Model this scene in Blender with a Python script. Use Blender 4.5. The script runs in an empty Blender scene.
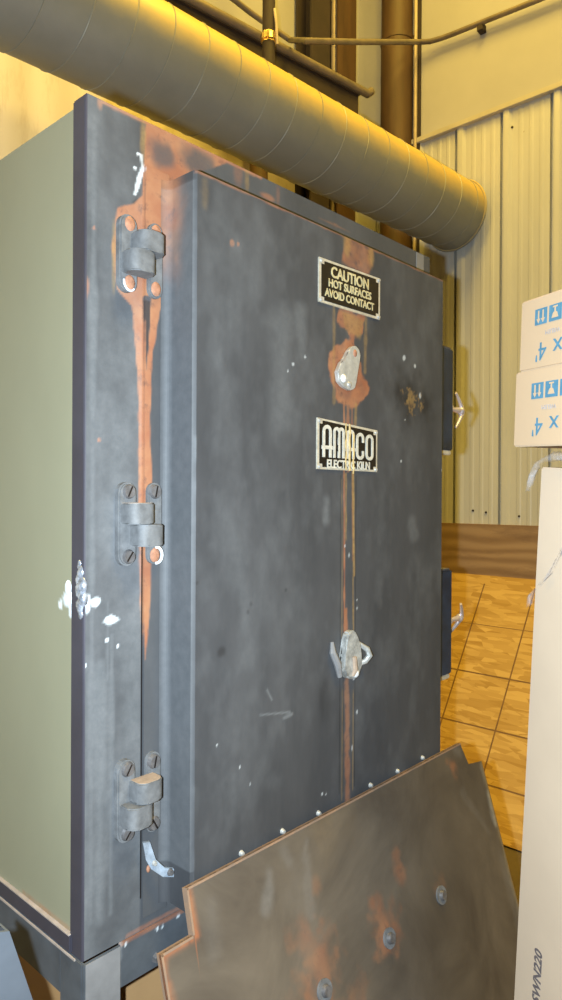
import bpy, bmesh, math, random
import numpy as np
from mathutils import Vector, Matrix
random.seed(4)
C = bpy.context.scene.collection
PI = math.pi

# ------------------------------------------------------------------ noise (for wear masks)
def vnoise(x, y, scale, seed=0, octaves=3):
    x = np.asarray(x, float); y = np.asarray(y, float)
    out = np.zeros(np.broadcast(x, y).shape); amp = 1.0; tot = 0
    for o in range(octaves):
        rs = np.random.RandomState(seed*17+o)
        G = rs.rand(64, 64)
        u = x*scale*(2**o)+7.3*o+100; v = y*scale*(2**o)+3.1*o+100
        iu = np.floor(u).astype(int); iv = np.floor(v).astype(int)
        fu = u-iu; fv = v-iv; fu = fu*fu*(3-2*fu); fv = fv*fv*(3-2*fv)
        a = G[iu % 64, iv % 64]; b = G[(iu+1) % 64, iv % 64]
        c = G[iu % 64, (iv+1) % 64]; d = G[(iu+1) % 64, (iv+1) % 64]
        out += amp*((a*(1-fu)+b*fu)*(1-fv)+(c*(1-fu)+d*fu)*fv); tot += amp; amp *= .5
    return out/tot*2-1

def sstep(a, b, t):
    t = np.clip((t-a)/(b-a), 0, 1); return t*t*(3-2*t)

def poly(X, Z, pts, soft=.004, jit=.006, js=60, seed=1):
    """soft inside-mask of a polygon with ragged edge, world units"""
    x = X+jit*vnoise(X, Z, js, seed); z = Z+jit*vnoise(X, Z, js, seed+5)
    n = len(pts); inside = np.zeros(X.shape, bool); dmin = np.full(X.shape, 9e9)
    for i in range(n):
        ax, az = pts[i]; bx, bz = pts[(i+1) % n]
        cond = ((az > z) != (bz > z))
        xi = (bx-ax)*(z-az)/((bz-az) if abs(bz-az) > 1e-9 else 1e-9)+ax
        inside ^= cond & (x < xi)
        L2 = (bx-ax)**2+(bz-az)**2+1e-12
        t = np.clip(((x-ax)*(bx-ax)+(z-az)*(bz-az))/L2, 0, 1)
        dmin = np.minimum(dmin, np.hypot(x-ax-t*(bx-ax), z-az-t*(bz-az)))
    return sstep(-soft, soft, np.where(inside, dmin, -dmin))

def blob(X, Z, c, rx, rz, soft=.3, jit=.25, js=60, seed=2):
    d = np.hypot((X-c[0])/rx, (Z-c[1])/rz)+jit*vnoise(X, Z, js, seed)
    return 1-sstep(1-soft, 1+soft, d)

def line(X, Z, a, b, r, soft=.5, jit=.3, js=80, seed=3):
    ax, az = a; bx, bz = b
    L2 = (bx-ax)**2+(bz-az)**2+1e-12
    t = np.clip(((X-ax)*(bx-ax)+(Z-az)*(bz-az))/L2, 0, 1)
    d = np.hypot(X-ax-t*(bx-ax), Z-az-t*(bz-az))/r+jit*vnoise(X, Z, js, seed)
    return 1-sstep(1-soft, 1+soft, d)

# ------------------------------------------------------------------ materials
def nn(nt, t, **k):
    n = nt.nodes.new(t)
    for a, b in k.items():
        if a in n.inputs: n.inputs[a].default_value = b
        else: setattr(n, a, b)
    return n

def mix(nt, fac, a, b, mode='MIX'):
    n = nt.nodes.new('ShaderNodeMix'); n.data_type = 'RGBA'; n.blend_type = mode
    for i, v in ((0, fac), (6, a), (7, b)):
        if hasattr(v, 'links'): nt.links.new(v, n.inputs[i])
        else: n.inputs[i].default_value = v if i == 0 else (*v[:3], 1)
    return n.outputs[2]

def mathn(nt, op, a, b=0.0, c=None):
    n = nt.nodes.new('ShaderNodeMath'); n.operation = op
    for i, v in enumerate((a, b) if c is None else (a, b, c)):
        if hasattr(v, 'links'): nt.links.new(v, n.inputs[i])
        else: n.inputs[i].default_value = v
    return n.outputs[0]

def coords(nt, scale):
    tc = nt.nodes.new('ShaderNodeTexCoord'); mp = nt.nodes.new('ShaderNodeMapping')
    mp.inputs['Scale'].default_value = scale
    nt.links.new(tc.outputs['Object'], mp.inputs[0]); return mp.outputs[0]

def noise(nt, scale, detail=5, rough=.6, co=(1, 1, 1), dist=0):
    n = nn(nt, 'ShaderNodeTexNoise'); n.inputs['Scale'].default_value = scale
    n.inputs['Detail'].default_value = detail; n.inputs['Roughness'].default_value = rough
    n.inputs['Distortion'].default_value = dist
    nt.links.new(coords(nt, co), n.inputs['Vector']); return n.outputs[0]

def ramp(nt, v, lo, hi):
    n = nt.nodes.new('ShaderNodeMapRange'); nt.links.new(v, n.inputs[0])
    n.inputs[1].default_value = lo; n.inputs[2].default_value = hi; return n.outputs[0]

def mat(name, col, rough=.5, metal=0., var=.2, vs=8, co=(1, 1, 1), col2=None, bump=0., bs=80,
        speck=None, stain_and_light=False, spec=.5, seed_dist=0, alpha=1, coat=0.):
    m = bpy.data.materials.new(name); m.use_nodes = True; nt = m.node_tree
    b = nt.nodes['Principled BSDF']
    n1 = noise(nt, vs, 5, .62, co, seed_dist)
    c2 = col2 if col2 else tuple(c*(1-var) for c in col)
    c1 = col if col2 else tuple(min(1, c*(1+var)) for c in col)
    cur = mix(nt, ramp(nt, n1, .3, .7), c2, c1)
    rg = rough
    if speck:                                    # (colour, scale, threshold)
        s = noise(nt, speck[1], 3, .6)
        cur = mix(nt, ramp(nt, s, speck[2], speck[2]+.05), cur, speck[0])
    mt = None
    if stain_and_light:
        at = nn(nt, 'ShaderNodeAttribute'); at.attribute_name = 'stain_and_light'
        sp = nt.nodes.new('ShaderNodeSeparateColor'); nt.links.new(at.outputs['Color'], sp.inputs[0])
        fn = noise(nt, 55, 4, .65); fr = noise(nt, 14, 4, .6)
        cur = mix(nt, mathn(nt, 'MULTIPLY', sp.outputs[2], .8), cur, (.012, .011, .012))
        rust = mix(nt, ramp(nt, fr, .35, .65), (.29, .105, .048), (.36, .165, .078))
        rust = mix(nt, ramp(nt, fn, .55, .75), rust, (.17, .072, .04))
        cur = mix(nt, mathn(nt, 'MULTIPLY', sp.outputs[0], 1.0), cur, rust)
        white = mix(nt, ramp(nt, fn, .3, .7), (.5, .56, .6), (.8, .85, .9))
        cur = mix(nt, sp.outputs[1], cur, white)
        # alpha channel: ochre heat tint
        ochre = mix(nt, ramp(nt, fn, .4, .7), (.34, .22, .075), (.20, .12, .05))
        cur = mix(nt, at.outputs['Alpha'], cur, ochre)
        mx = mathn(nt, 'MAXIMUM', sp.outputs[0], at.outputs['Alpha'])
        rgn = mathn(nt, 'MULTIPLY_ADD', mx, .35, rough)
        nt.links.new(rgn, b.inputs['Roughness'])
    else:
        r2 = mathn(nt, 'MULTIPLY_ADD', n1, .16, rough-.08)
        nt.links.new(r2, b.inputs['Roughness'])
    nt.links.new(cur, b.inputs['Base Color'])
    b.inputs['Metallic'].default_value = metal
    b.inputs['Specular IOR Level'].default_value = spec
    b.inputs['Coat Weight'].default_value = coat
    b.inputs['Alpha'].default_value = alpha
    if bump:
        bn = noise(nt, bs, 4, .6, co)
        bp = nt.nodes.new('ShaderNodeBump'); bp.inputs['Strength'].default_value = bump
        bp.inputs['Distance'].default_value = .002
        nt.links.new(bn, bp.inputs['Height']); nt.links.new(bp.outputs[0], b.inputs['Normal'])
    return m

M = {}
M['kiln'] = mat('painted_kiln_steel', (.069, .072, .079), .6, .0, vs=2.6, co=(4, 4, 1.3), col2=(.045, .048, .054), stain_and_light=True, spec=.35, bump=.05, bs=18)
M['kiln_edge'] = mat('kiln_edge_paint', (.040, .038, .052), .55, 0, var=.2, vs=5)
M['green'] = mat('olive_grey_enamel', (.245, .245, .172), .5, 0, var=.05, vs=3, co=(1, 1, .6), stain_and_light=True)
M['stand'] = mat('stand_steel', (.075, .085, .098), .55, .1, var=.25, vs=12, stain_and_light=True)
M['stand_plain'] = mat('stand_steel_side', (.075, .085, .098), .55, .1, var=.25, vs=12)
M['stand_leg'] = mat('stand_steel_pale', (.20, .20, .205), .6, 0, var=.2, vs=12)
M['ledge_light'] = mat('light_catching_ledge', (.34, .29, .26), .7, 0, var=.2, vs=30)  # pale colour stands in for light caught on the ledges
M['splash'] = mat('splashed_metal', (.42, .46, .54), .22, .6, var=.6, vs=110, bump=.5)
M['tab'] = mat('bare_tab', (.30, .36, .44), .4, .3, var=.25, vs=60)
M['hinge'] = mat('hinge_iron', (.13, .135, .142), .66, .0, var=.3, vs=45, bump=.25, bs=90)
M['hinge_top'] = mat('hinge_dusty_iron', (.36, .27, .2), .7, 0, var=.2, vs=60)
M['screw'] = mat('screw_steel', (.17, .165, .17), .45, .5, var=.3, vs=80)
M['rustscrew'] = mat('rusted_screw', (.36, .17, .10), .75, 0, var=.3, vs=90)
M['silver'] = mat('silver_paint', (.50, .50, .48), .4, .4, var=.2, vs=70, bump=.4, bs=120)
M['tarnish'] = mat('tarnished_metal', (.40, .41, .40), .42, .3, var=.55, vs=45, bump=.4, bs=90)
M['whitepaint'] = mat('white_chipped_paint', (.72, .76, .80), .5, 0, var=.15, vs=80)
M['plate_black'] = mat('enamel_black', (.012, .009, .008), .35, .2, var=.2, vs=40)
M['plate_metal'] = mat('nameplate_aluminium', (.60, .56, .46), .42, .35, var=.2, vs=60)
M['letter_alu'] = mat('letter_aluminium', (.66, .65, .58), .45, .25, var=.2, vs=90)
M['letter_brass'] = mat('letter_brass', (.62, .55, .32), .45, .25, var=.3, vs=90)
M['ochre'] = mat('ochre_drip', (.46, .33, .13), .6, 0, var=.35, vs=90)
M['bracket'] = mat('blue_black_steel', (.014, .029, .064), .32, .2, var=.5, vs=16)
M['chrome'] = mat('chrome', (.80, .72, .72), .3, .7, var=.08, vs=20)
M['duct'] = mat('galvanised_duct', (.23, .235, .205), .5, .1, var=.1, vs=3, stain_and_light=False)
def paint_top_light(m, col):  # mixes yellow overhead light into the base colour of upward faces
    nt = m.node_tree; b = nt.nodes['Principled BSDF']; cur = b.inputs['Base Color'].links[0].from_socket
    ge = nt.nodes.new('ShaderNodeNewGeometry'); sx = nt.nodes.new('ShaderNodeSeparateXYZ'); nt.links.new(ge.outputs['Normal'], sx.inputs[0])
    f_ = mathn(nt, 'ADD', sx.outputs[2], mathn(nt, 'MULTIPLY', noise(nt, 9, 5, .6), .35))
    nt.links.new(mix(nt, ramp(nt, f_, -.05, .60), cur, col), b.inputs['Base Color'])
paint_top_light(M['duct'], (.60, .43, .12))
M['ductseam'] = mat('duct_seam', (.27, .27, .225), .5, .2, var=.1, vs=6)
M['brown'] = mat('brown_primer_steel', (.080, .043, .018), .6, 0, var=.25, vs=5, co=(3, 3, .5))
M['dark'] = mat('dark_beam_steel', (.030, .020, .016), .7, 0, var=.3, vs=5)
M['conduit'] = mat('dusty_conduit', (.21, .175, .125), .5, .3, var=.25, vs=9)
M['conduit_l'] = mat('light_conduit', (.42, .35, .25), .5, .2, var=.15, vs=9)
M['brass'] = mat('brass_coupling', (.75, .55, .22), .28, .9, var=.15, vs=30)
M['siding'] = mat('cream_metal_siding', (.50, .505, .465), .42, 0, vs=3, co=(1, 1, .25), var=.09, spec=.4, speck=((.30, .26, .17), 34, .77))
M['facing'] = mat('insulation_facing', (.40, .395, .375), .6, 0, vs=1.6, var=.07, bump=.15, bs=7)
M['trim'] = mat('trim_metal', (.45, .42, .33), .5, 0, var=.12, vs=6)
M['concrete'] = mat('concrete_floor', (.11, .085, .055), .7, 0, var=.25, vs=3, bump=.1)
M['sheet'] = mat('scaled_steel_sheet', (.165, .140, .110), .5, .2, vs=3.5, col2=(.080, .066, .053), seed_dist=.8, stain_and_light=True, spec=.45)
M['sheetedge'] = mat('rusted_sheet_edge', (.30, .18, .105), .65, 0, col2=(.17, .13, .105), vs=14)
M['card'] = mat('cardboard', (.50, .37, .245), .75, 0, var=.045, vs=4, co=(1, 1, 6), spec=.2)
M['card_tall'] = mat('kraft_cardboard_pale', (.46, .37, .28), .75, 0, var=.05, vs=3, co=(1, 1, 6), spec=.2)
M['card_dark'] = mat('kraft_cardboard_brown', (.42, .25, .11), .75, 0, var=.1, vs=5)
M['blue'] = mat('blue_ink', (.07, .20, .31), .6, 0, var=.15, vs=60)
M['grey_ink'] = mat('grey_ink', (.10, .085, .09), .7, 0, var=.2, vs=60)
M['pale_ink'] = mat('pale_ink', (.36, .34, .36), .7, 0, var=.2, vs=60)
M['greyboard'] = mat('grey_blue_steel', (.085, .10, .122), .5, .1, var=.2, vs=6)

def wood(name, c1, c2, c3, knots=True, co=(1, 1, 1), sc=1.6, rough=.6, dirn='Z'):
    m = bpy.data.materials.new(name); m.use_nodes = True; nt = m.node_tree; b = nt.nodes['Principled BSDF']
    w = nn(nt, 'ShaderNodeTexWave'); w.bands_direction = dirn
    w.inputs['Scale'].default_value = sc; w.inputs['Distortion'].default_value = 9
    w.inputs['Detail'].default_value = 3; w.inputs['Detail Scale'].default_value = .9
    nt.links.new(coords(nt, co), w.inputs['Vector'])
    cur = mix(nt, w.outputs['Fac'], c1, c2)
    s = noise(nt, 9, 6, .7, co)
    cur = mix(nt, ramp(nt, s, .5, .8), cur, c3)
    nt.links.new(cur, b.inputs['Base Color']); b.inputs['Roughness'].default_value = rough
    return m
M['ply'] = wood('plywood_pale', (.60, .55, .42), (.70, .65, .53), (.44, .36, .24), co=(1, 1, .22), sc=1.4, dirn='X')
M['board'] = wood('plywood_weathered', (.36, .24, .13), (.25, .155, .08), (.17, .10, .06), co=(1, .22, 1), sc=4.0)

def osb():
    m = bpy.data.materials.new('osb_flakes'); m.use_nodes = True; nt = m.node_tree; b = nt.nodes['Principled BSDF']
    cols = None
    cur = (.52, .33, .10)
    for i, (rz, sc) in enumerate(((.35, 20), (1.75, 24), (2.6, 18))):
        tc = nt.nodes.new('ShaderNodeTexCoord'); mp = nt.nodes.new('ShaderNodeMapping')
        mp.inputs['Rotation'].default_value = (0, 0, rz); mp.inputs['Scale'].default_value = (.42, 2.2, 1)
        nt.links.new(tc.outputs['Object'], mp.inputs[0])
        v = nt.nodes.new('ShaderNodeTexVoronoi'); v.inputs['Scale'].default_value = sc
        v.inputs['Randomness'].default_value = 1
        nt.links.new(mp.outputs[0], v.inputs['Vector'])
        sp = nt.nodes.new('ShaderNodeSeparateColor'); nt.links.new(v.outputs['Color'], sp.inputs[0])
        flake = mix(nt, ramp(nt, sp.outputs[1], 0, 1), (.36, .205, .045), (.58, .38, .12))
        cur = mix(nt, 1.0 if i == 0 else ramp(nt, sp.outputs[0], .40, .60), cur, flake)
    nt.links.new(cur, b.inputs['Base Color']); b.inputs['Roughness'].default_value = .55
    return m
M['osb'] = osb()
M['osbline'] = mat('osb_printed_line', (.17, .09, .035), .7, 0, var=.3, vs=20)

def film():
    m = bpy.data.materials.new('stretch_film'); m.use_nodes = True; nt = m.node_tree; b = nt.nodes['Principled BSDF']
    b.inputs['Base Color'].default_value = (.42, .41, .44, 1); b.inputs['Roughness'].default_value = .22
    n = noise(nt, 22, 4, .6); nt.links.new(ramp(nt, n, .38, .95), b.inputs['Alpha'])
    bp = nt.nodes.new('ShaderNodeBump'); bp.inputs['Strength'].default_value = .8; bp.inputs['Distance'].default_value = .01
    nt.links.new(noise(nt, 40, 3), bp.inputs['Height']); nt.links.new(bp.outputs[0], b.inputs['Normal'])
    return m
M['film'] = film()

# ------------------------------------------------------------------ mesh helpers
class MB:
    def __init__(s): s.bm = bmesh.new()
    def box(s, lo, hi, bev=0, mtx=None):
        r = bmesh.ops.create_cube(s.bm, size=1)
        c = [(a+b)/2 for a, b in zip(lo, hi)]; d = [abs(b-a) for a, b in zip(lo, hi)]
        mm = Matrix.Translation(c) @ Matrix.Diagonal((*d, 1))
        if mtx is not None: mm = mtx @ mm
        bmesh.ops.transform(s.bm, matrix=mm, verts=r['verts'])
        if bev:
            es = list({e for v in r['verts'] for e in v.link_edges})
            bmesh.ops.bevel(s.bm, geom=es, offset=bev, segments=2, affect='EDGES', clamp_overlap=True)
        return s
    def cyl(s, a, b, r, r2=None, n=20, caps=True):
        a = Vector(a); b = Vector(b); d = b-a
        q = d.to_track_quat('Z', 'Y').to_matrix().to_4x4()
        bmesh.ops.create_cone(s.bm, cap_ends=caps, cap_tris=False, segments=n, radius1=r, radius2=r if r2 is None else r2,
                              depth=d.length, matrix=Matrix.Translation((a+b)/2) @ q)
        return s
    def tube(s, pts, r, n=10, closed=False):
        pts = [Vector(p) for p in pts]; rr = r if isinstance(r, (list, tuple)) else [r]*len(pts)
        rings = []; up = None
        for i, p in enumerate(pts):
            t = (pts[min(i+1, len(pts)-1)]-pts[max(i-1, 0)]).normalized()
            if up is None:
                up = Vector((0, 0, 1)) if abs(t.z) < .9 else Vector((1, 0, 0))
            u = (up-t*up.dot(t)).normalized(); w = t.cross(u); up = u
            rings.append([s.bm.verts.new(p+(u*math.cos(2*PI*k/n)+w*math.sin(2*PI*k/n))*rr[i]) for k in range(n)])
        for i in range(len(rings)-1):
            for k in range(n):
                s.bm.faces.new((rings[i][k], rings[i][(k+1) % n], rings[i+1][(k+1) % n], rings[i+1][k]))
        s.bm.faces.new(rings[0][::-1]); s.bm.faces.new(rings[-1])
        return s
    def prism(s, pts, d):
        """closed polygon of 3-D points, extruded by vector d"""
        d = Vector(d)
        a = [s.bm.verts.new(Vector(p)) for p in pts]; b = [s.bm.verts.new(Vector(p)+d) for p in pts]
        n = len(a); s.bm.faces.new(a); s.bm.faces.new(b[::-1])
        for i in range(n): s.bm.faces.new((a[i], b[i], b[(i+1) % n], a[(i+1) % n]))
        return s
    def ico(s, c, r, sub=2, scale=(1, 1, 1)):
        bmesh.ops.create_icosphere(s.bm, subdivisions=sub, radius=r, matrix=Matrix.Translation(c) @ Matrix.Diagonal((*scale, 1)))
        return s
    def build(s, name, m, parent=None, smooth=False, label=None, origin=None):
        bmesh.ops.recalc_face_normals(s.bm, faces=s.bm.faces)
        me = bpy.data.meshes.new(name); s.bm.to_mesh(me); s.bm.free()
        return link(name, me, m, parent, smooth, label, origin)

def link(name, me, m, parent=None, smooth=False, label=None, origin=None):
    if origin is not None: me.transform(Matrix.Translation([-v for v in origin]))
    o = bpy.data.objects.new(name, me); C.objects.link(o)
    if origin is not None: o.location = origin
    if m is not None: me.materials.append(m)
    if smooth:
        for p in me.polygons: p.use_smooth = True
        try: me.set_sharp_from_angle(angle=math.radians(40))
        except Exception: pass
    if parent is not None:
        o.parent = parent
        o.location = (o.location - base_of(parent))
    if label: o['label'] = label
    return o

def base_of(o):
    v = Vector((0, 0, 0))
    while o is not None: v += o.location; o = o.parent
    return v

def thing(name, label, cat, loc=(0, 0, 0), group=None):
    o = bpy.data.objects.new(name, None); C.objects.link(o); o.location = loc
    o.empty_display_size = .1
    return tag(o, label, cat, group)

def tag(o, label, cat, group=None, kind=None):
    o['label'] = label; o['category'] = cat
    if group: o['group'] = group
    if kind: o['kind'] = kind
    return o

def struct(o, label, cat):
    o['kind'] = 'structure'; o['label'] = label; o['category'] = cat; return o

def grid_mesh(name, us, vs, fn, paint, back=None):
    """fn(U,V)->(x,y,z); optional back offset vector closes the sheet into a slab; paint->(rust,white,dark,ochre)"""
    U, V = np.meshgrid(us, vs, indexing='ij'); X, Y, Z = fn(U, V)
    nu, nv = U.shape; co = np.stack([X, Y, Z], -1).reshape(-1, 3)
    idx = np.arange(nu*nv).reshape(nu, nv)
    f = np.stack([idx[:-1, :-1], idx[1:, :-1], idx[1:, 1:], idx[:-1, 1:]], -1).reshape(-1, 4).tolist()
    P = np.stack(paint(U, V), -1).reshape(-1, 4)
    if back is not None:
        n = len(co)
        rim = list(idx[:, 0])+list(idx[-1, 1:])+list(idx[-2::-1, -1])+list(idx[0, -2:0:-1])
        bco = co[rim]+np.array(back); k = len(rim)
        for i in range(k): f.append([rim[i], n+i, n+(i+1) % k, rim[(i+1) % k]])
        f.append([n+i for i in range(k)])
        co = np.concatenate([co, bco]); P = np.concatenate([P, P[rim]])
    me = bpy.data.meshes.new(name); me.from_pydata(co.tolist(), [], f); me.update()
    at = me.attributes.new('stain_and_light', 'FLOAT_COLOR', 'POINT')
    at.data.foreach_set('color', P.astype(np.float32).ravel())
    return me

def zeros(U): return np.zeros(U.shape)
def lin(a, b, step): return np.linspace(a, b, max(2, int(round(abs(b-a)/step))+1))

def text_mesh(s, size, mtx, ext=.0006, xs=1.0, bold=0.0, align='CENTER'):
    cu = bpy.data.curves.new('t', 'FONT'); cu.body = s; cu.size = size; cu.align_x = align; cu.align_y = 'CENTER'
    cu.extrude = ext; cu.offset = bold; cu.resolution_u = 4
    ob = bpy.data.objects.new('t', cu); C.objects.link(ob)
    dg = bpy.context.evaluated_depsgraph_get(); dg.update()
    me = bpy.data.meshes.new_from_object(ob.evaluated_get(dg))
    me.transform(mtx @ Matrix.Diagonal((xs, 1, 1, 1)))
    bpy.data.objects.remove(ob); bpy.data.curves.remove(cu)
    return me

def join(meshes, name='j'):
    bm = bmesh.new()
    for m in meshes: bm.from_mesh(m)
    me = bpy.data.meshes.new(name); bm.to_mesh(me); bm.free(); return me

# ------------------------------------------------------------------ camera
yaw, pitch, roll = map(math.radians, (42.778, -.2254, .28935))
fw = Vector((math.cos(yaw)*math.cos(pitch), math.sin(yaw)*math.cos(pitch), math.sin(pitch)))
rt = Vector((math.sin(yaw), -math.cos(yaw), 0)); up = rt.cross(fw)
r2 = rt*math.cos(roll)+up*math.sin(roll); u2 = -rt*math.sin(roll)+up*math.cos(roll)
cam = bpy.data.cameras.new('camera'); co = bpy.data.objects.new('camera', cam); C.objects.link(co)
m3 = Matrix((r2, u2, -fw)).transposed(); co.matrix_world = Matrix.Translation((0, 0, 1.55)) @ m3.to_4x4()
cam.sensor_fit = 'VERTICAL'; cam.sensor_height = 36; cam.lens = 705.52/1000*36; cam.clip_start = .02
bpy.context.scene.camera = co
CAM = Vector((0, 0, 1.55))

# ------------------------------------------------------------------ room
FZ = -.17
XW, YB = 4.2, 3.13
o = MB().box((-3, -3.5, FZ-.1), (4.6, 3.5, FZ)).build('floor', M['concrete']); struct(o, 'bare concrete floor of the workshop', 'floor')
# right wall: siding with ribs below, smooth facing above
def siding():
    mb = MB(); prof = []
    y = YB
    ribs = [2.292-.317*k for k in range(-2, 16)]
    ribs = sorted([r for r in ribs if r < YB-.03], reverse=True)
    pts = [(XW, YB)]
    for r in ribs:
        # lap groove on the far side, raised rib, then two flutes
        pts += [(XW, r+.045), (XW+.032, r+.044), (XW+.032, r+.020), (XW-.017, r+.018), (XW-.019, r+.008), (XW-.017, r-.018), (XW, r-.034)]
        for k in (1, 2, 3):
            c = r-.024-.066*k
            pts += [(XW, c+.016), (XW-.0028, c+.008), (XW-.0028, c-.008), (XW, c-.016)]
    pts.append((XW, -3.4))
    bm = mb.bm; z0, z1 = 1.30, 3.985
    a = [bm.verts.new((x, yy, z0)) for x, yy in pts]; b = [bm.verts.new((x, yy, z1)) for x, yy in pts]
    for i in range(len(a)-1): bm.faces.new((a[i], a[i+1], b[i+1], b[i]))
    for i in range(len(a)-1):
        pass
    c = [bm.verts.new((XW+.05, yy, z)) for z, yy in ((z0, -3.4), (z0, YB), (z1, YB), (z1, -3.4))]
    return mb
s = siding()
for v in [v for v in s.bm.verts if not v.link_faces]: s.bm.verts.remove(v)
o = s.build('wall_right', M['siding']); struct(o, 'ribbed cream metal siding of the right wall', 'wall')
o = MB().box((XW+.036, -3.4, FZ), (XW+.12, YB+.1, 7.0)).build('wall_right_backing', M['facing']); struct(o, 'right wall behind the siding', 'wall')
o = MB().box((XW-.004, -3.4, 4.0), (XW+.034, YB, 6.9)).build('wall_right_upper', M['facing']); struct(o, 'smooth cream upper right wall above the siding', 'wall')
o = MB().box((XW-.035, -3.4, 3.975), (XW, YB, 4.012), .004).build('trim_1', M['trim']); struct(o, 'metal trim strip capping the ribbed siding', 'trim')
o = MB().box((XW-.034, -3.4, 1.052), (XW, YB, 1.385), .003).build('trim_2', M['board']); struct(o, 'weathered plywood board fixed along the wall below the siding', 'trim')
o = MB().box((-3, YB, FZ), (4.3, YB+.1, 7)).build('wall_back', M['facing']); struct(o, 'cream back wall', 'wall')
o = MB().box((-3, YB-.02, FZ+.02), (3.72, YB, 3.86)).build('trim_3', M['ply']); struct(o, 'pale plywood lining on the back wall', 'trim')
mb = MB()
for (y, z) in ((2.19, 1.47), (2.10, 1.46), (1.88, 1.44), (2.28, 3.86), (1.94, 3.86), (1.5, 3.86)):
    mb.cyl((XW-.001, y, z), (XW-.008, y, z), .008, .006, 8)
o = mb.build('trim_4', M['dark']); struct(o, 'small dark screws in the siding', 'trim')

# columns and pipes in the back corner
def column(name, x0, x1, y0, y1, m, label, cat='column', z0=FZ, z1=6.9, flange=True):
    mb = MB()
    if flange:
        t = .014; cx = (x0+x1)/2
        mb.box((x0, y0, z0), (x1, y0+t, z1)); mb.box((x0, y1-t, z0), (x1, y1, z1)); mb.box((cx-.008, y0+t, z0), (cx+.008, y1-t, z1))
    else: mb.box((x0, y0, z0), (x1, y1, z1), .003)
    return tag(mb.build(name, m, origin=((x0+x1)/2, (y0+y1)/2, z0)), label, cat)
column('steel_column', 3.4799, 3.6696, 2.97, 3.11, M['dark'], 'dark brown steel column, further left of the two at the back wall')
column('steel_column', 3.7552, 3.9565, 2.97, 3.12, M['brown'], 'brown steel column nearest the back corner')
mb = MB().cyl((3.7871, 3.03, FZ), (3.7871, 3.03, 6.9), .022, n=14)
tag(mb.build('conduit_riser', M['conduit_l'], smooth=True, origin=(3.7871, 3.03, FZ)), 'light tan conduit riser between the two brown columns', 'conduit')
mb = MB().cyl((3.02, 2.99, FZ), (3.02, 2.99, 3.70), .055, n=14)
tag(mb.build('steel_post', M['brown'], smooth=True, origin=(3.02, 2.99, FZ)), 'short brown post seen below the duct behind the kiln', 'post')
# brown drain pipe
t = thing('drain_pipe', 'thick brown vertical pipe in the back right corner', 'pipe', (4.1494, 2.76, FZ))
MB().cyl((4.1494, 2.76, FZ), (4.1494, 2.76, 4.73), .112, n=32).build('lower_pipe', M['brown'], t, True)
MB().cyl((4.1494, 2.76, 4.73), (4.1494, 2.76, 6.9), .109, n=32).build('upper_pipe', M['brown'], t, True)
MB().cyl((4.1494, 2.76, 4.70), (4.1494, 2.76, 4.735), .116, n=32).build('coupling', M['brown'], t, True)
tag(MB().cyl((4.165, 2.6203, FZ), (4.165, 2.6203, 6.9), .013, n=12).build('conduit_riser', M['conduit_l'], smooth=True, origin=(4.165, 2.6203, FZ)),
    'thin pale conduit riser just right of the thick brown pipe', 'conduit')
tag(MB().box((4.178, 2.592, FZ), (4.196, 2.618, 6.9), .003).build('steel_angle', M['dark'], origin=(4.17, 2.6, FZ)),
    'narrow dark steel angle right of the pale riser', 'angle')
# vertical black pipe with brass coupling
t = thing('gas_pipe', 'dark vertical pipe with shiny brass coupling dropping behind the duct', 'pipe', (2.7167, 2.62, 3.7))
MB().cyl((2.7167, 2.62, 3.68), (2.7167, 2.62, 6.9), .034, n=18).build('pipe_run', M['dark'], t, True)
mb = MB().cyl((2.7167, 2.62, 3.9703), (2.7167, 2.62, 4.0233), .038, n=8)
mb.cyl((2.7167, 2.62, 3.9809), (2.7167, 2.62, 4.0127), .044, n=18); mb.build('coupling', M['brass'], t)
MB().tube([(2.7224, 2.585, 4.14), (2.7220, 2.57, 4.06), (2.7297, 2.57, 3.95)], .008, 8).build('wire_tie', M['conduit_l'], t, True)

# beam with conduits running above the duct
bd = Vector((3.80-2.56, 2.835-2.999, 0)).normalized(); bn = Vector((-bd.y, bd.x, 0))
B0 = Vector((2.56, 2.999, 4.3))
def along(t_, off=0, dz=0): return B0+bd*t_+bn*off+Vector((0, 0, dz))
L0, L1 = -.35, 1.24
mb = MB()
def beambox(off0, off1, z0, z1):
    mb.prism([along(L0, off0, z0), along(L0, off1, z0), along(L0, off1, z1), along(L0, off0, z1)], bd*(L1-L0))
beambox(-.03, .05, -.085, -.075); beambox(-.03, .05, -.46, -.45); beambox(-.012, .0, -.45, -.085)
tag(mb.build('steel_beam', M['dark'], origin=tuple(along(0))), 'dark steel beam crossing behind the duct under the conduits', 'beam')
tag(MB().tube([along(L0, -.03, -.05), along(1.26, -.03, -.05), along(1.31, -.03, -.05), along(1.345, -.03, -.02)], .026, 12).build('conduit', M['conduit'], smooth=True),
    'thick dusty conduit lying on the dark beam with a bent end', 'conduit', 'conduits above the duct')
tag(MB().tube([along(L0, .05, -.03), along(1.2, .05, -.03)], .020, 12).build('conduit', M['conduit'], smooth=True),
    'second dusty conduit running along the beam behind the thick one', 'conduit', 'conduits above the duct')
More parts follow.
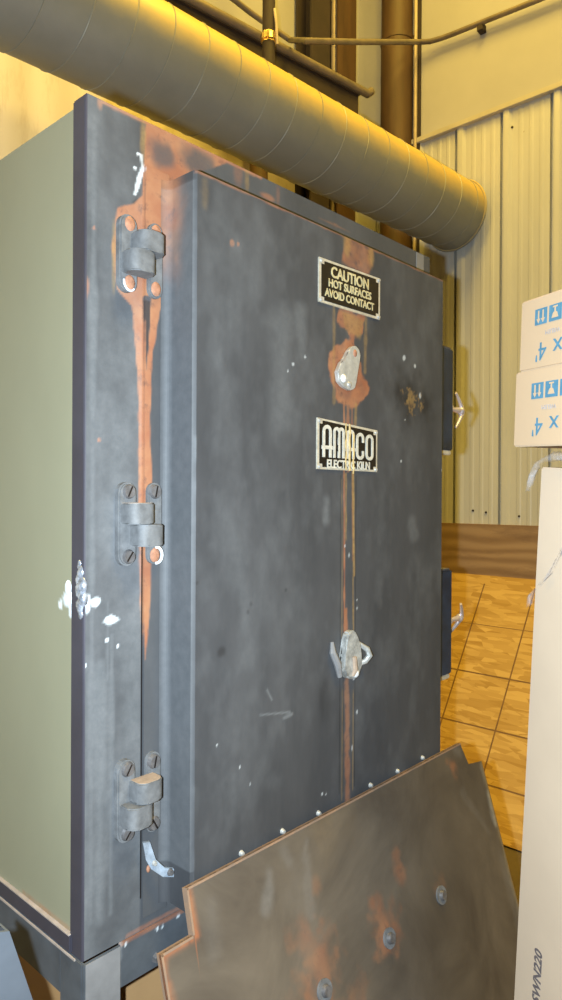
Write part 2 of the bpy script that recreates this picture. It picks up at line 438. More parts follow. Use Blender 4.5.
# thin conduit: along the beam, then level along the back, then up the right wall
pts = [along(-.33, .03, .17), along(.05, .03, .17), Vector((2.95, 2.99, 4.42)), Vector((3.1941, 2.9000, 4.3388)), Vector((2.9886, 2.6000, 4.1045)), Vector((3.4752, 2.5800, 4.3217)), Vector((4.1200, 2.5664, 4.6226)), Vector((4.1400, 2.4937, 4.6040)), Vector((4.1500, 2.4091, 4.5952)), Vector((4.1500, 2.3208, 4.5859)), Vector((4.1500, 2.1371, 4.5714)), Vector((4.1500, 1.7490, 4.5393)), Vector((4.1500, 1.4039, 4.5165))]
tag(MB().tube(pts, .017, 12).build('conduit', M['conduit'], smooth=True),
    'thin grey conduit running level across the corner then up the right wall', 'conduit', 'conduits above the duct')
P = Vector(Vector((4.1600, 2.1352, 4.5501)))
tag(MB().box(P-Vector((.02, .02, .03)), P+Vector((.035, .02, .015)), .003).build('pipe_clip', M['dark']), 'small clip holding the thin conduit to the upper right wall', 'clip')

# ------------------------------------------------------------------ duct
ax = Vector((.99615, -.08468, -.02258)).normalized(); AE = Vector((4.160, 2.3000, 3.3900)); RD = .219
t = thing('spiral_duct', 'large round grey duct with spiral seams passing above and behind the kiln', 'duct', tuple(AE-ax*3.0))
a0 = AE-ax*4.3
u = (Vector((0, 0, 1))-ax*ax.z).normalized(); w = ax.cross(u)
mb = MB(); n = 72; rings = []
for s_, r_ in ((0, RD), (2.15, RD), (4.3, RD), ):
    rings.append([mb.bm.verts.new(a0+ax*s_+(u*math.cos(2*PI*k/n)+w*math.sin(2*PI*k/n))*r_) for k in range(n)])
for i in range(2):
    for k in range(n): mb.bm.faces.new((rings[i][k], rings[i][(k+1) % n], rings[i+1][(k+1) % n], rings[i+1][k]))
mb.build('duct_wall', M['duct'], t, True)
mb = MB(); pitch_ = .172; pts = []
N = int(4.16/pitch_*40)
for i in range(N):
    an = 2*PI*i/40; pts.append(a0+ax*(.115+pitch_*i/40)+(u*math.cos(an)-w*math.sin(an))*(RD+.0005))
mb.tube(pts, .0032, 5); mb.build('spiral_seam', M['ductseam'], t, True)
pts = [AE-ax*.012+(u*math.cos(2*PI*k/48)+w*math.sin(2*PI*k/48))*(RD+.004) for k in range(49)]
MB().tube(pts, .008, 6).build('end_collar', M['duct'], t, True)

# ------------------------------------------------------------------ osb sheet leaning on the right wall
g = Vector((-.70, 0, -1)).normalized(); P0 = Vector((4.158, 0, 1.062))
nrm = Vector((-1, 0, .70)).normalized()
ang = math.atan2(.70, 1)
t = thing('osb_sheet', 'yellow osb sheet with a printed grid leaning on the right wall behind the cardboard boxes', 'board', (3.30, 1.6, FZ))
Ls = (1.062-FZ-.010)*1.2207; y0_, y1_ = .55, 2.54
mb = MB()
R_ = Matrix((Vector((0, 1, 0)), g, Vector((0, 1, 0)).cross(g))).transposed().to_4x4()
mt_ = Matrix.Translation(P0) @ R_
# local: x along Y, y down the slope, z normal
zf = Vector((0, 1, 0)).cross(g)
sg = 1 if zf.dot(nrm) > 0 else -1
me = bpy.data.meshes.new('panel')
mb.box((y0_, 0, -.012*sg if sg > 0 else 0), (y1_, Ls, 0 if sg > 0 else .012))
bmesh.ops.recalc_face_normals(mb.bm, faces=mb.bm.faces); mb.bm.to_mesh(me); mb.bm.free()
o = bpy.data.objects.new('panel', me); C.objects.link(o); me.materials.append(M['osb']); o.parent = t
o.matrix_local = Matrix.Translation(P0-t.location) @ R_
mb = MB()
for k in range(-2, 6):
    y = 2.069-.3245*k
    if y0_ < y < y1_: mb.box((y-.004, .06, .0002*sg), (y+.004, Ls-.02, .0012*sg))
for v_ in (.34, .647, .95, 1.2365): mb.box((y0_+.02, v_-.004 if v_ != .34 else v_-.0015, .0002*sg), (y1_-.02, v_+.004 if v_ != .34 else v_+.0015, .0011*sg))
me = bpy.data.meshes.new('printed_grid'); mb.bm.to_mesh(me); mb.bm.free()
o = bpy.data.objects.new('printed_grid', me); C.objects.link(o); me.materials.append(M['osbline']); o.parent = t
o.matrix_local = Matrix.Translation(P0-t.location) @ R_

# ------------------------------------------------------------------ kiln
KX0, KX1, KY, KD = .667, 1.803, 1.0828, 2.08
KZ0, KZ1 = .7385, 2.2497
kiln = thing('electric_kiln', 'large dark grey front-loading electric kiln with rusty hinges standing on a steel frame', 'kiln', ((KX0+KX1)/2, 1.58, KZ0))
# body
mb = MB().box((KX0+.006, KY+.03, KZ0+.002), (KX1-.002, KD, KZ1-.012), .006)
mb.build('body', M['green'], kiln)
bodyo = bpy.data.objects['body']
at = bodyo.data.attributes.new('stain_and_light', 'FLOAT_COLOR', 'POINT')
# olive side panel (painted grid facing -X)
def side_paint(Y_, Z_):
    wmask = zeros(Y_)
    for (c, ry, rz) in (((1.1413, 1.3637), 0.016, 0.012), ((1.1243, 1.3495), 0.01, 0.016), ((1.1654, 1.3540), 0.005, 0.008)):
        wmask = np.maximum(wmask, blob(Y_, Z_, c, ry, rz, .2, .5, 50, 4))
    r = line(Y_, Z_, (1.125, .774), (1.30, .774), .003)*.8
    return r, wmask, zeros(Y_), zeros(Y_)
me = grid_mesh('side_panel', lin(1.121, 2.06, .006), lin(.771, 2.238, .006), lambda U, V: (np.full(U.shape, KX0+.003), U, V), side_paint, back=(.006, 0, 0))
link('side_panel', me, M['green'], kiln, label='olive grey side panel')
# lower lip below the side panel
MB().box((KX0-.004, 1.118, KZ0+.001), (KX0+.02, 2.06, .7700), .002).build('side_lip', M['kiln_edge'], kiln)
MB().box((KX0-.0045, 1.121, .7695), (KX0+.004, 2.06, .7718)).build('lip_ledge_light', M['ledge_light'], kiln)

def J_paint(X, Z):
    r = zeros(X)
    # orange area round and above the top hinge
    r = np.maximum(r, poly(X, Z, [(0.7943, 2.2521), (0.8033, 2.2707), (0.9663, 2.2589), (1.0082, 2.2492), (0.9265, 2.2005), (0.8707, 2.1562), (0.8563, 2.0937), (0.8524, 1.9290), (0.8239, 1.9003), (0.8058, 1.8066), (0.8018, 1.6936), (0.8070, 1.5812), (0.8055, 1.4307), (0.8036, 1.3556), (0.7939, 1.2443), (0.7854, 1.3575), (0.7814, 1.4693), (0.7807, 1.5991), (0.7801, 1.7288), (0.7740, 1.8204), (0.7648, 1.8997), (0.7323, 1.9219), (0.7214, 1.9911), (0.7315, 2.0692), (0.7682, 2.0877), (0.7860, 2.1099)], .002, .0025, 40, 3)*.97)
    # grey paint left inside it
    keep = np.maximum(blob(X, Z, (0.8294, 2.2015), .030, .026, .5, .35, 40, 6)*.8, blob(X, Z, (0.9238, 2.2175), .048, .026, .5, .35, 40, 7)*.85)
    keep = np.maximum(keep, poly(X, Z, [(0.8345, 2.1348), (0.9007, 2.1916), (0.9024, 1.8998), (0.8621, 1.9310)], .004, .003, 40, 9)*.75)
    r = r*(1-keep)
    # more rust along the header strip
    r = np.maximum(r, blob(X, Z, (1.0313, 2.2447), .012, .035, .6, .3, 50, 11)*.3)
    r = np.maximum(r, blob(X, Z, (1.1230, 2.2124), .02, .006, .5, .3, 50, 12)*.6)
    r = np.maximum(r, blob(X, Z, (1.1553, 2.2248), .006, .02, .5, .3, 50, 13)*.25)
    r = np.maximum(r, blob(X, Z, (1.3603, 2.2186), .05, .003, .5, .4, 50, 14)*.35)
    r = np.maximum(r, blob(X, Z, (0.6954, 2.2430), .006, .011, .4, .3, 80, 15)*.7)
    r = np.maximum(r, blob(X, Z, (0.6709, 1.9120), .004, .017, .4, .3, 80, 16)*.6)
    r = np.maximum(r, line(X, Z, (.70, KZ1-.002), (1.1, KZ1-.002), .004, .5, .4)*.8)
    r = np.maximum(r, line(X, Z, (.76, KZ0+.004), (1.0, KZ0+.004), .0035, .5, .5, 60)*.5)
    for p in ((0.6844, 2.0199), (0.6962, 1.6494)): r = np.maximum(r, blob(X, Z, p, .003, .003)*.8)
    # white chips
    wm = .8*poly(X, Z, [(0.7811, 2.1841), (0.7867, 2.1861), (0.7902, 2.1577), (0.7814, 2.1251), (0.7726, 2.1038), (0.7670, 2.1039), (0.7746, 2.1376), (0.7834, 2.1628)], .0012, .0008, 80, 20)
    for (c, rx, rz) in (((0.6894, 1.3639), .010, .008), ((0.7225, 1.3281), .015, .0085), ((0.7375, 1.2791), .003, .003), ((0.7143, 1.2933), .004, .003), ((0.6699, 1.2545), .0035, .0035), ((0.7766, 2.1825), .003, .003), ((0.7701, 2.1544), .003, .003), ((0.6754, 1.3619), .006, .018)):
        wm = np.maximum(wm, blob(X, Z, c, rx, rz, .25, .35, 90, 21))
    wm = np.maximum(wm, np.where(X < .788, .075+.06*vnoise(X*3, Z, 6, 66)+.03*vnoise(X, Z, 28, 67), .02))
    # pale vertical rub marks
    for x_, a, b, r_, k in ((.683, .80, 2.2, .007, .15), (.700, .80, 1.25, .012, .16), (.724, .80, 1.30, .005, .15), (.757, 1.6, 1.80, .014, .10), (.735, 1.40, 1.46, .02, .06), (.715, 1.22, 1.36, .003, .15)):
        wm = np.maximum(wm, line(X, Z, (x_, a), (x_, b), r_*1.3, 1.0, .9, 9, 22)*k*.75)
    d = blob(X, Z, (0.7749, 2.0843), .010, .017, .3, .4, 60, 23)
    d = np.maximum(d, poly(X, Z, [(0.7892, 1.9158), (0.8029, 1.9149), (0.7965, 1.8240), (0.7910, 1.7952)], .001, .001, 60, 24)*.9)
    d = np.maximum(d, poly(X, Z, [(0.6583, 0.7990), (0.6818, 0.8324), (0.7440, 0.8336), (0.7444, 0.7513), (0.6703, 0.7446)], .01, .004, 30, 25)*.15)
    och = blob(X, Z, (0.7877, 2.2125), .006, .036, .5, .3, 50, 26)*.6
    och = np.maximum(och, blob(X, Z, (0.7256, 1.9832), .004, .06, .5, .3, 50, 27)*.5)
    och = np.maximum(och, blob(X, Z, (1.0580, 2.2389), .006, .04, .5, .3, 50, 28)*.35)
    r = r*(1-poly(X, Z, [(0.7892, 1.9232), (0.8040, 1.9264), (0.7977, 1.8241), (0.7922, 1.7823)], .0012, .001, 60, 24)*.95)
    return r, wm, d, och
# front frame: left jamb, header, sill, right jamb are one bent steel face
def frame_fn(U, V): return U, np.full(U.shape, KY), V
xs = lin(KX0+.0035, KX1, .0035); zs = lin(KZ0, KZ1, .0035)
me = grid_mesh('front_frame', xs, zs, frame_fn, J_paint, back=(0, .004, 0))
link('front_frame', me, M['kiln'], kiln, label='dark grey front frame with an orange rust streak beside the hinges')
# rounded left return of the frame
mb = MB()
prof = [(KX0+.0036, KY), (KX0+.0012, KY+.0009), (KX0, KY+.0035), (KX0, KY+.040), (KX0+.012, KY+.040), (KX0+.012, KY+.006)]
mb.prism([(x, y, KZ0) for x, y in prof], (0, 0, KZ1-KZ0-.004)); mb.build('frame_return', M['kiln_edge'], kiln)
MB().box((KX0+.002, KY+.001, KZ1-.003), (KX1, KY+.04, KZ1)).build('top_edge', M['kiln_edge'], kiln)
# pale plate standing in for a reflection on the header, then its end piece
MB().box((1.73, KY-.0015, KZ1-.055), (1.768, KY, KZ1-.002)).build('header_reflection', M['stand_leg'], kiln)
MB().box((1.79, KY+.004, KZ1-.06), (KX1+.001, KY+.05, KZ1-.001)).build('header_end', M['screw'], kiln)

# door
DX0, DX1, DZ0, DZ1, DY = .8415, 1.7375, .778, 2.150, .9975
def flange_fn(U, V): return U, np.full(U.shape, KY-.006), V
def flange_paint(X, Z):
    r, wm, d, och = J_paint(X, Z)
    return r, wm, d, och
me = grid_mesh('flange', lin(.7905, DX0+.004, .003), lin(.764, 2.165, .003), flange_fn, flange_paint, back=(0, .006, 0))
door_flange = None
def D_paint(X, Z):
    r = poly(X, Z, [(1.2939, 2.1569), (1.4047, 2.1490), (1.3968, 2.1036), (1.3686, 2.0777), (1.2721, 2.0871)], .006, .010, 40, 30)*(.62+.3*vnoise(X, Z, 60, 91))
    r = np.maximum(r, poly(X, Z, [(1.2730, 1.9825), (1.3694, 1.9828), (1.3578, 1.9426), (1.3265, 1.9232), (1.3424, 1.8929), (1.3587, 1.8480), (1.3873, 1.8134), (1.3673, 1.7825), (1.3203, 1.7590), (1.2749, 1.7683), (1.2490, 1.8063), (1.2307, 1.8443), (1.2448, 1.8778), (1.2774, 1.9011), (1.3112, 1.9206), (1.2958, 1.9410), (1.2660, 1.9493)], .004, .010, 45, 31)*(.85+.2*vnoise(X, Z, 50, 92)))
    # drips
    for (a, b, rr, k) in (((1.2898, 1.7652), (1.2965, 1.2208), .0028, .85), ((1.3202, 1.7683), (1.3274, 1.4038), .0028, .5), ((1.3049, 1.7667), (1.3063, 1.6139), .006, .55), ((1.3016, 1.2896), (1.3022, 1.2200), .005, .8)):
        r = np.maximum(r, line(X, Z, a, b, rr, .5, .7, 40, 33)*k)
    r = np.maximum(r, line(X, Z, (1.3067, 1.1357), (1.3112, 0.8459), .0090, .5, .7, 45, 34)*.55)
    for p, q in (((0.9351, 2.0402), .005), ((0.8402, 1.9746), .004), ((0.8385, 1.8499), .005), ((0.9511, 2.0426), .003)): r = np.maximum(r, blob(X, Z, p, q, q*1.3, .4, .3, 60, 35)*.55)
    r = np.maximum(r, line(X, Z, (DX1-.001, 1.0), (DX1-.001, 2.14), .003, .5, .8, 20, 36)*.5)
    r = np.maximum(r, line(X, Z, (DX0, DZ1), (DX1, DZ1), .003, .5, .7, 20, 37)*.6)
    och = np.maximum(blob(X, Z, (1.2978, 2.1373), .014, .03, .4, .3, 40, 40)*.5, blob(X, Z, (1.3924, 2.1362), .012, .028, .4, .3, 40, 41)*.55)
    for (a, b, rr, k) in (((1.2511, 1.9849), (1.2529, 1.7660), .005, .35), ((1.3735, 1.9835), (1.3707, 1.8496), .006, .4), ((1.3255, 1.6145), (1.3316, 1.3684), .0036, .8), ((1.2988, 1.6044), (1.3001, 1.4518), .0024, .7), ((1.3277, 1.3687), (1.3310, 1.2158), .0022, .6), ((1.3301, 1.0985), (1.3322, 0.8628), .0014, .5), ((1.2839, 1.5902), (1.2903, 0.8524), .0012, .4), ((1.3357, 1.7698), (1.3324, 1.7085), .005, .5)):
        och = np.maximum(och, line(X, Z, a, b, rr, .6, .5, 40, 42)*k)
    och = np.maximum(och, poly(X, Z, [(1.2805, 1.9749), (1.3655, 1.9725), (1.3500, 1.9271), (1.2921, 1.9357)], .006, .006, 40, 43)*.5)
    och = np.maximum(och, line(X, Z, (0.8658, 2.1349), (0.8660, 2.0923), .006, 1, .8, 30, 44)*.16)
    d = blob(X, Z, (1.5823, 1.8102), .085, .048, .9, .6, 25, 50)*1.2
    d = np.maximum(d, line(X, Z, (1.6158, 1.8744), (1.4991, 1.7711), .014, .8, .4, 20, 51)*.5)
    och = np.maximum(och, blob(X, Z, (1.5776, 1.8045), .026, .020, .4, 2.2, 90, 52)*.6)
    d = np.maximum(d, blob(X, Z, (1.2264, 1.0966), .022, .045, .5, .3, 20, 53)*.4)
    for p, q in (((0.9140, 1.2534), .010), ((0.9915, 1.3369), .005), ((1.0949, 1.3552), .004), ((0.9833, 1.3219), .004), ((0.8508, 1.3909), .004)): d = np.maximum(d, blob(X, Z, p, q, q, .5, .4, 60, 54)*.6)
    for xx in ((1.2806, 1.5443), (1.2918, 1.5443), (1.3378, 1.5444)): d = np.maximum(d, line(X, Z, (xx[0], .87), (xx[0], 1.60), .0012, .5, .3, 20, 55)*.7)
    wm = zeros(X)
    for (c, rx, rz) in (((1.5388, 1.9079), .007, .008), ((1.5911, 1.8947), .005, .0055), ((1.6164, 1.8191), .006, .008), ((1.5451, 1.7498), .003, .003), ((1.0977, 1.8152), .003, .003), ((1.1133, 1.8321), .004, .004), ((1.1520, 1.8527), .004, .004), ((0.9023, 1.0782), .0028, .0028), ((0.9633, 1.0194), .0028, .0028), ((0.9912, 0.9777), .0022, .0022), ((1.2176, 0.8885), .003, .003), ((1.2317, 0.8842), .003, .003), ((1.3463, 1.0433), .003, .006), ((1.3337, 1.1260), .004, .004), ((1.3451, 1.1665), .003, .003), ((1.3438, 1.3084), .003, .003), ((1.3440, 1.2895), .003, .003), ((1.5277, 1.6439), .004, .004), ((1.7321, 1.6274), .004, .004), ((1.3274, 0.9629), .003, .008), ((1.3118, 1.4164), .003, .005), ((1.2965, 1.4381), .003, .005)):
        wm = np.maximum(wm, blob(X, Z, c, rx*.85, rz*.85, .4, .5, 90, 60)*.6)
    for (a, b, rr, k) in (((1.0815, 1.8984), (1.0799, 1.7108), .035, .07), ((1.1381, 1.9470), (1.1388, 1.8550), .016, .08), ((1.2297, 1.5443), (1.2266, 1.4996), .014, .12), ((1.5811, 1.4794), (1.5862, 1.4531), .018, .08), ((1.0187, 1.1093), (1.1094, 1.0954), .002, .15), ((1.0907, 1.0870), (1.1158, 1.0898), .003, .15), ((1.0388, 1.1560), (1.0538, 1.1324), .002, .15), ((0.9333, 1.5055), (0.9748, 1.3466), .02, .05)):
        wm = np.maximum(wm, line(X, Z, a, b, rr, 1.0, .9, 22, 61)*k*.8)
    # highlight painted along the left edge
    wm = np.maximum(wm, line(X, Z, (DX0+.001, .86), (DX0+.001, 2.13), .0032, .5, .5, 14, 62)*.42)
    wm = np.maximum(wm, .005+vnoise(X*2.2, Z, 6, 64)*.04+vnoise(X*1.5, Z, 26, 65)*.025)
    d = np.maximum(d, np.clip(vnoise(X, Z*.7, 5, 68), 0, 1)*.28)
    return r, np.clip(wm, 0, 1), d, och
# front skin and the folded sides
def profile_u(U):
    return U
bev = .006
us = np.concatenate([np.linspace(-.090, -bev, 24), lin(DX0+bev, DX1-bev, .0032)-DX0, DX1-DX0+np.array([0., .078])])
vs = lin(DZ0, DZ1, .0032)
def door_fn(U, V):
    W = DX1-DX0
    q = np.clip((-U-.062)/.028, 0, 1)*PI/2
    X = np.where(U < 0, DX0-.0165*(1-np.cos(q)), np.where(U > W-1e-6, DX1, DX0+U))
    Y = np.where(U < 0, DY+np.minimum(-U, .062)+.0165*np.sin(q), np.where(U >= W-1e-6, DY+(U-W)+.004, DY))
    Y = np.where((U > W-1e-6) & (U < W+1e-6), DY+bev, Y)
    return X, Y, V
def door_paint(U, V):
    W = DX1-DX0
    r, wm, d, och = D_paint(DX0+np.maximum(U, 0), V)
    side = (U < 0)
    yv = DY-U
    rs = sstep(.015, .07, -U+.012*vnoise(U, V, 30, 93))*sstep(1.92, 2.06, V+.03*vnoise(U*3, V, 20, 94))*.85
    rs = rs*(.8+.4*vnoise(U, V, 30, 90))
    rs = np.clip(rs, 0, 1)
    r = np.where(side, rs, r); och = np.where(side, 0, och); d = np.where(side, .12, d); wm = np.where(side, wm*.15, wm)  # folded side darkened: its shading is painted into the colour
    return r, wm, d, och
me = grid_mesh('door', us, vs, door_fn, door_paint)
door = link('door', me, M['kiln'], kiln, label='raised door face with heat marks, drips and two peephole covers')
# door top, bottom caps and back
mb = MB().box((DX0+.001, DY+.004, DZ1-.003), (DX1-.001, KY-.004, DZ1)); mb.build('door_cap', M['kiln_edge'], door)
MB().box((DX0+.001, DY+.004, DZ0), (DX1-.001, KY-.004, DZ0+.003)).build('door_cap', M['kiln_edge'], door)
fm = grid_mesh('flange', lin(.7905, DX0+.004, .003), lin(.764, 2.165, .003), flange_fn, flange_paint, back=(0, .0055, 0))
link('hinge_flange', fm, M['kiln'], door)
MB().box((.7880, KY-.0012, .80), (.7900, KY+.002, 1.50)).build('seam_gap', M['plate_black'], door)
# screws along the bottom of the door
for px_, pz_ in ((0.9672, 0.8486), (1.0863, 0.8510), (1.2040, 0.8505), (1.4004, 0.8544), (1.5175, 0.8554), (1.6368, 0.8578)):
    MB().cyl((px_, DY+.001, pz_), (px_, DY-.007, pz_), .0065, .004, 10).build('rivet', M['silver'], door)

# hinges
def hinge(zc, top_right, screws, name_label, tall):
    x0, x1 = .7315, .7690; x2, x3 = .7985, .8290
    yf = KY-.006
    h = tall/2
    mb = MB()
    def leaf(a, b, y):
        pts = []; r = (b-a)/2
        for k in range(9): an = PI*k/8; pts.append(((a+b)/2+r*math.cos(an), zc+h-r+r*math.sin(an)))
        for k in range(9): an = PI+PI*k/8; pts.append(((a+b)/2+r*math.cos(an), zc-h+r+r*math.sin(an)))
        mb.prism([(p, y, q) for p, q in pts], (0, .011, 0))
        inner = [((p-(a+b)/2)*.86+(a+b)/2, (q-zc)*.965+zc) for p, q in pts]
        mb.prism([(p, y-.003, q) for p, q in inner], (0, .004, 0))
    leaf(x0-.002, x1-.001, KY-.0105); leaf(x2-.006, x3-.005, KY-.0125)
    hg = mb.build('hinge', M['hinge'], kiln, label=name_label)
    # knuckles
    for k, (za, zb) in enumerate(((zc+.0005, zc+.038), (zc-.040, zc-.0005))):
        right = (top_right if k == 0 else not top_right)
        off = 0.012 if right else -.012
        xa, xb = (.7530, .8060) if right else (.7330, .7850)
        ya, yb = KY-.052, KY-.014
        mb = MB(); r = .016
        # D-shaped knuckle extruded in z
        prof = []
        cx0, cx1 = xa+.012, xb-.012
        for q in range(7): an = PI+PI/2*q/6; prof.append((xa+r+r*math.cos(an), ya+r+r*math.sin(an)))
        for q in range(7): an = -PI/2+PI/2*q/6; prof.append((xb-r+r*math.cos(an), ya+r+r*math.sin(an)))
        prof += [(xb, yb), (xa, yb)]
        mb.prism([(x, y, za) for x, y in prof], (0, 0, zb-za))
        bmesh.ops.bevel(mb.bm, geom=[e for e in mb.bm.edges if abs(e.verts[0].co.z-e.verts[1].co.z) < 1e-6], offset=.002, segments=2, affect='EDGES')
        kn = mb.build('knuckle', M['hinge'], hg, True)
        if k == 0 or not top_right or True:
            mb = MB(); prof2 = [((x-(xa+xb)/2)*.93+(xa+xb)/2, (y-(ya+yb)/2)*.90+(ya+yb)/2) for x, y in prof]
            if k == 0: mb.prism([(x, y, zb-.0003) for x, y in prof2], (0, 0, .001))
            if k == 0 and screws != 'rust': mb.build('dusty_top', M['hinge_top'], hg)
            else: mb.bm.free()
    k = 0
    for sx in ((x0+x1)/2, (x2+x3)/2-.0065):
        for sz in (zc+h-.017, zc-h+.017):
            yy = KY-.0135 if k < 2 else KY-.0155
            kind = screws if isinstance(screws, str) else screws[k]
            mb = MB()
            if kind == 'rust':
                mb.ico((sx, yy, sz), .0115, 2, (1, .35, 1.2)); mb.build('screw', M['rustscrew'], hg, True)
            else:
                mb.cyl((sx, yy+.002, sz), (sx, yy-.005, sz), .0145, .0110, 18)
                an = random.uniform(.8, 2.2)
                dx, dz = math.cos(an)*.0105, math.sin(an)*.0105
                o_ = mb.build('screw', M['screw'], hg)
                q = Vector((-dz, 0, dx)).normalized()*.0016
                mb = MB().prism([(sx-dx-q.x, yy-.0056, sz-dz-q.z), (sx+dx-q.x, yy-.0056, sz+dz-q.z), (sx+dx+q.x, yy-.0056, sz+dz+q.z), (sx-dx+q.x, yy-.0056, sz-dz+q.z)], (0, .001, 0))
                mb.build('screw_slot', M['plate_black'], hg)
            k += 1
    return hg
zc1 = (0.7821, 1.9958)[1]-.0; zc2 = (0.7846, 1.4970)[1]; zc3 = (0.7873, 0.9879)[1]
hg = hinge(1.990, True, 'rust', 'top hinge, battered and rusted with bare orange screw recesses', .140)
hinge(1.500, False, ['s', 's', 's', 'rust'], 'middle hinge with slotted screws', .152)
hinge(0.997, True, 's', 'bottom hinge with dusty top edge', .150)
# white rings round screws (chipped)
def ring(c, r, a0_, a1_, w_, y):
    pts = [(c[0]+r*.95*math.cos(a0_+(a1_-a0_)*k/14), y, c[1]+r*1.15*math.sin(a0_+(a1_-a0_)*k/14)) for k in range(15)]
    return MB().tube(pts, w_, 6)
ring((.749, 1.990-.070+.017), .0135, PI*.95, PI*1.75, .0020, KY-.016).build('chipped_ring', M['whitepaint'], hg)
ring((.8075, 1.500-.076+.017), .0130, -PI*.55, PI*.55, .0028, KY-.021).build('chipped_ring', M['whitepaint'], hg)

# small silver tab below bottom hinge
P = [(0.7837, 1.0680, 0.9101), (0.7980, 1.0660, 0.9075), (0.8075, 1.0600, 0.8725), (0.8207, 1.0500, 0.8561), (0.8357, 1.0420, 0.8514), (0.8357, 1.0420, 0.8363), (0.8162, 1.0500, 0.8411), (0.7961, 1.0600, 0.8601), (0.7891, 1.0660, 0.8773)]
tab = MB().prism(P, (.002, .005, 0)).build('silver_tab', M['tab'], kiln, label='small bare metal tab below the bottom hinge')
c = (0.8021, 1.0590, 0.8693); MB().cyl(c, (c[0], c[1]-.005, c[2]), .005, .004, 10).build('rivet', M['silver'], tab)
c = (0.8278, 1.0440, 0.8481); MB().cyl(c, (c[0], c[1]-.006, c[2]), .007, .005, 10).build('rivet', M['screw'], tab)
c = (0.7993, 0.8544); MB().ico((c[0], KY-.010, c[1]), .005, 2, (.8, .6, 1.4)).build('rust_stub', M['rustscrew'], tab)

# blob of silver on the left edge
mb = MB()
for (dy, z, r, sx) in ((.016, 1.430, .007, .5), (.010, 1.416, .010, .6), (.020, 1.404, .008, .5), (.005, 1.396, .012, .6), (.014, 1.384, .012, .6), (.006, 1.372, .013, .6), (.012, 1.358, .012, .6), (.010, 1.344, .008, .5)):
    mb.ico((KX0+.001, KY+dy, z), r, 2, (sx, .9, 1.35))
sp = mb.build('metal_splash', M['splash'], kiln, True, label='shiny silver metal splash on the left edge')
tex = bpy.data.textures.new('splash', 'CLOUDS'); tex.noise_scale = .012
md = sp.modifiers.new('d', 'DISPLACE'); md.texture = tex; md.strength = .006; md.mid_level = .5
mb = MB()
mb.ico((KX0+.001, 1.136, 1.386), .011, 2, (.25, 1, 1.3)); mb.ico((KX0+.001, 1.128, 1.368), .008, 2, (.25, .7, 1.6))
mb.build('splash_spatter', M['whitepaint'], kiln, True)

# plates on the door
def plate(px0, px1, z0, z1, skew, name, label, mface, lip):
    mb = MB(); y = DY
    mb.prism([(px0, y-.0035, z0[0]), (px1, y-.0035, z0[1]), (px1, y-.0035, z1[1]), (px0, y-.0035, z1[0])], (0, .0035, 0))
    pl = mb.build(name, M['plate_metal'], kiln, label=label)
    bx, bz = lip; n = 5
    quad = [(px0+bx, z0[0]+bz), (px1-bx, z0[1]+bz), (px1-bx, z1[1]-bz), (px0+bx, z1[0]-bz)]
    # black field with clipped corners
    c = .0105; pts = []
    (xa, za), (xb, zb), (xc, zc), (xd, zd) = quad
    pts = [(xa+c, za), (xb-c, zb), (xb-c, zb+c*.7), (xb, zb+c*.7), (xc, zc-c*.7), (xc-c, zc-c*.7), (xc-c, zc), (xd+c, zd), (xd+c, zd-c*.7), (xd, zd-c*.7), (xa, za+c*.7), (xa+c, za+c*.7)]
    MB().prism([(x, y-.0042, z) for x, z in pts], (0, .001, 0)).build('black_field', M['plate_black'], pl)
    for (x, z) in ((px0+c*.62, z0[0]+c*.55), (px1-c*.62, z0[1]+c*.55), (px1-c*.62, z1[1]-c*.55), (px0+c*.62, z1[0]-c*.55)):
        MB().cyl((x, y-.003, z), (x, y-.007, z), .0050, .0035, 10).build('rivet', M['silver'], pl)
    return pl
# maker plate
wp = plate(1.191, 1.4180, (1.6125, 1.6125), (1.7255, 1.7135), 0, 'nameplate', 'black and silver maker nameplate on the door', None, (.0065, .005))
def Lp(x, z): return Vector((x, DY-.0052, z))
def stroke(mb, pts, w, lift=0.0):
    """flat ribbon of width w along 2-D polyline pts on the door plane"""
    P_ = [Vector((p[0], p[1])) for p in pts]; L_, R__ = [], []
    for i, p in enumerate(P_):
        tdir = (P_[min(i+1, len(P_)-1)]-P_[max(i-1, 0)]).normalized(); nq = Vector((-tdir.y, tdir.x))
        L_.append(p+nq*w/2); R__.append(p-nq*w/2)
    for i in range(len(P_)-1):
        q = [L_[i], L_[i+1], R__[i+1], R__[i]]
        mb.prism([(a.x, DY-.0056-lift, a.y) for a in q], (0, .0014+lift, 0))
mb = MB(); zb0, zt0 = 1.6395, 1.7080
lw = .0315; gap = .0062; x = 1.2075
def arch(x, w, zt, zb, both=True):
    r = w/2; pts = [(x, zb)]+[(x+r-r*math.cos(PI*k/8), zt-r*.8+r*.8*math.sin(PI*k/8)) for k in range(9)]+[(x+w, zb)]
    return pts
sw = .0082
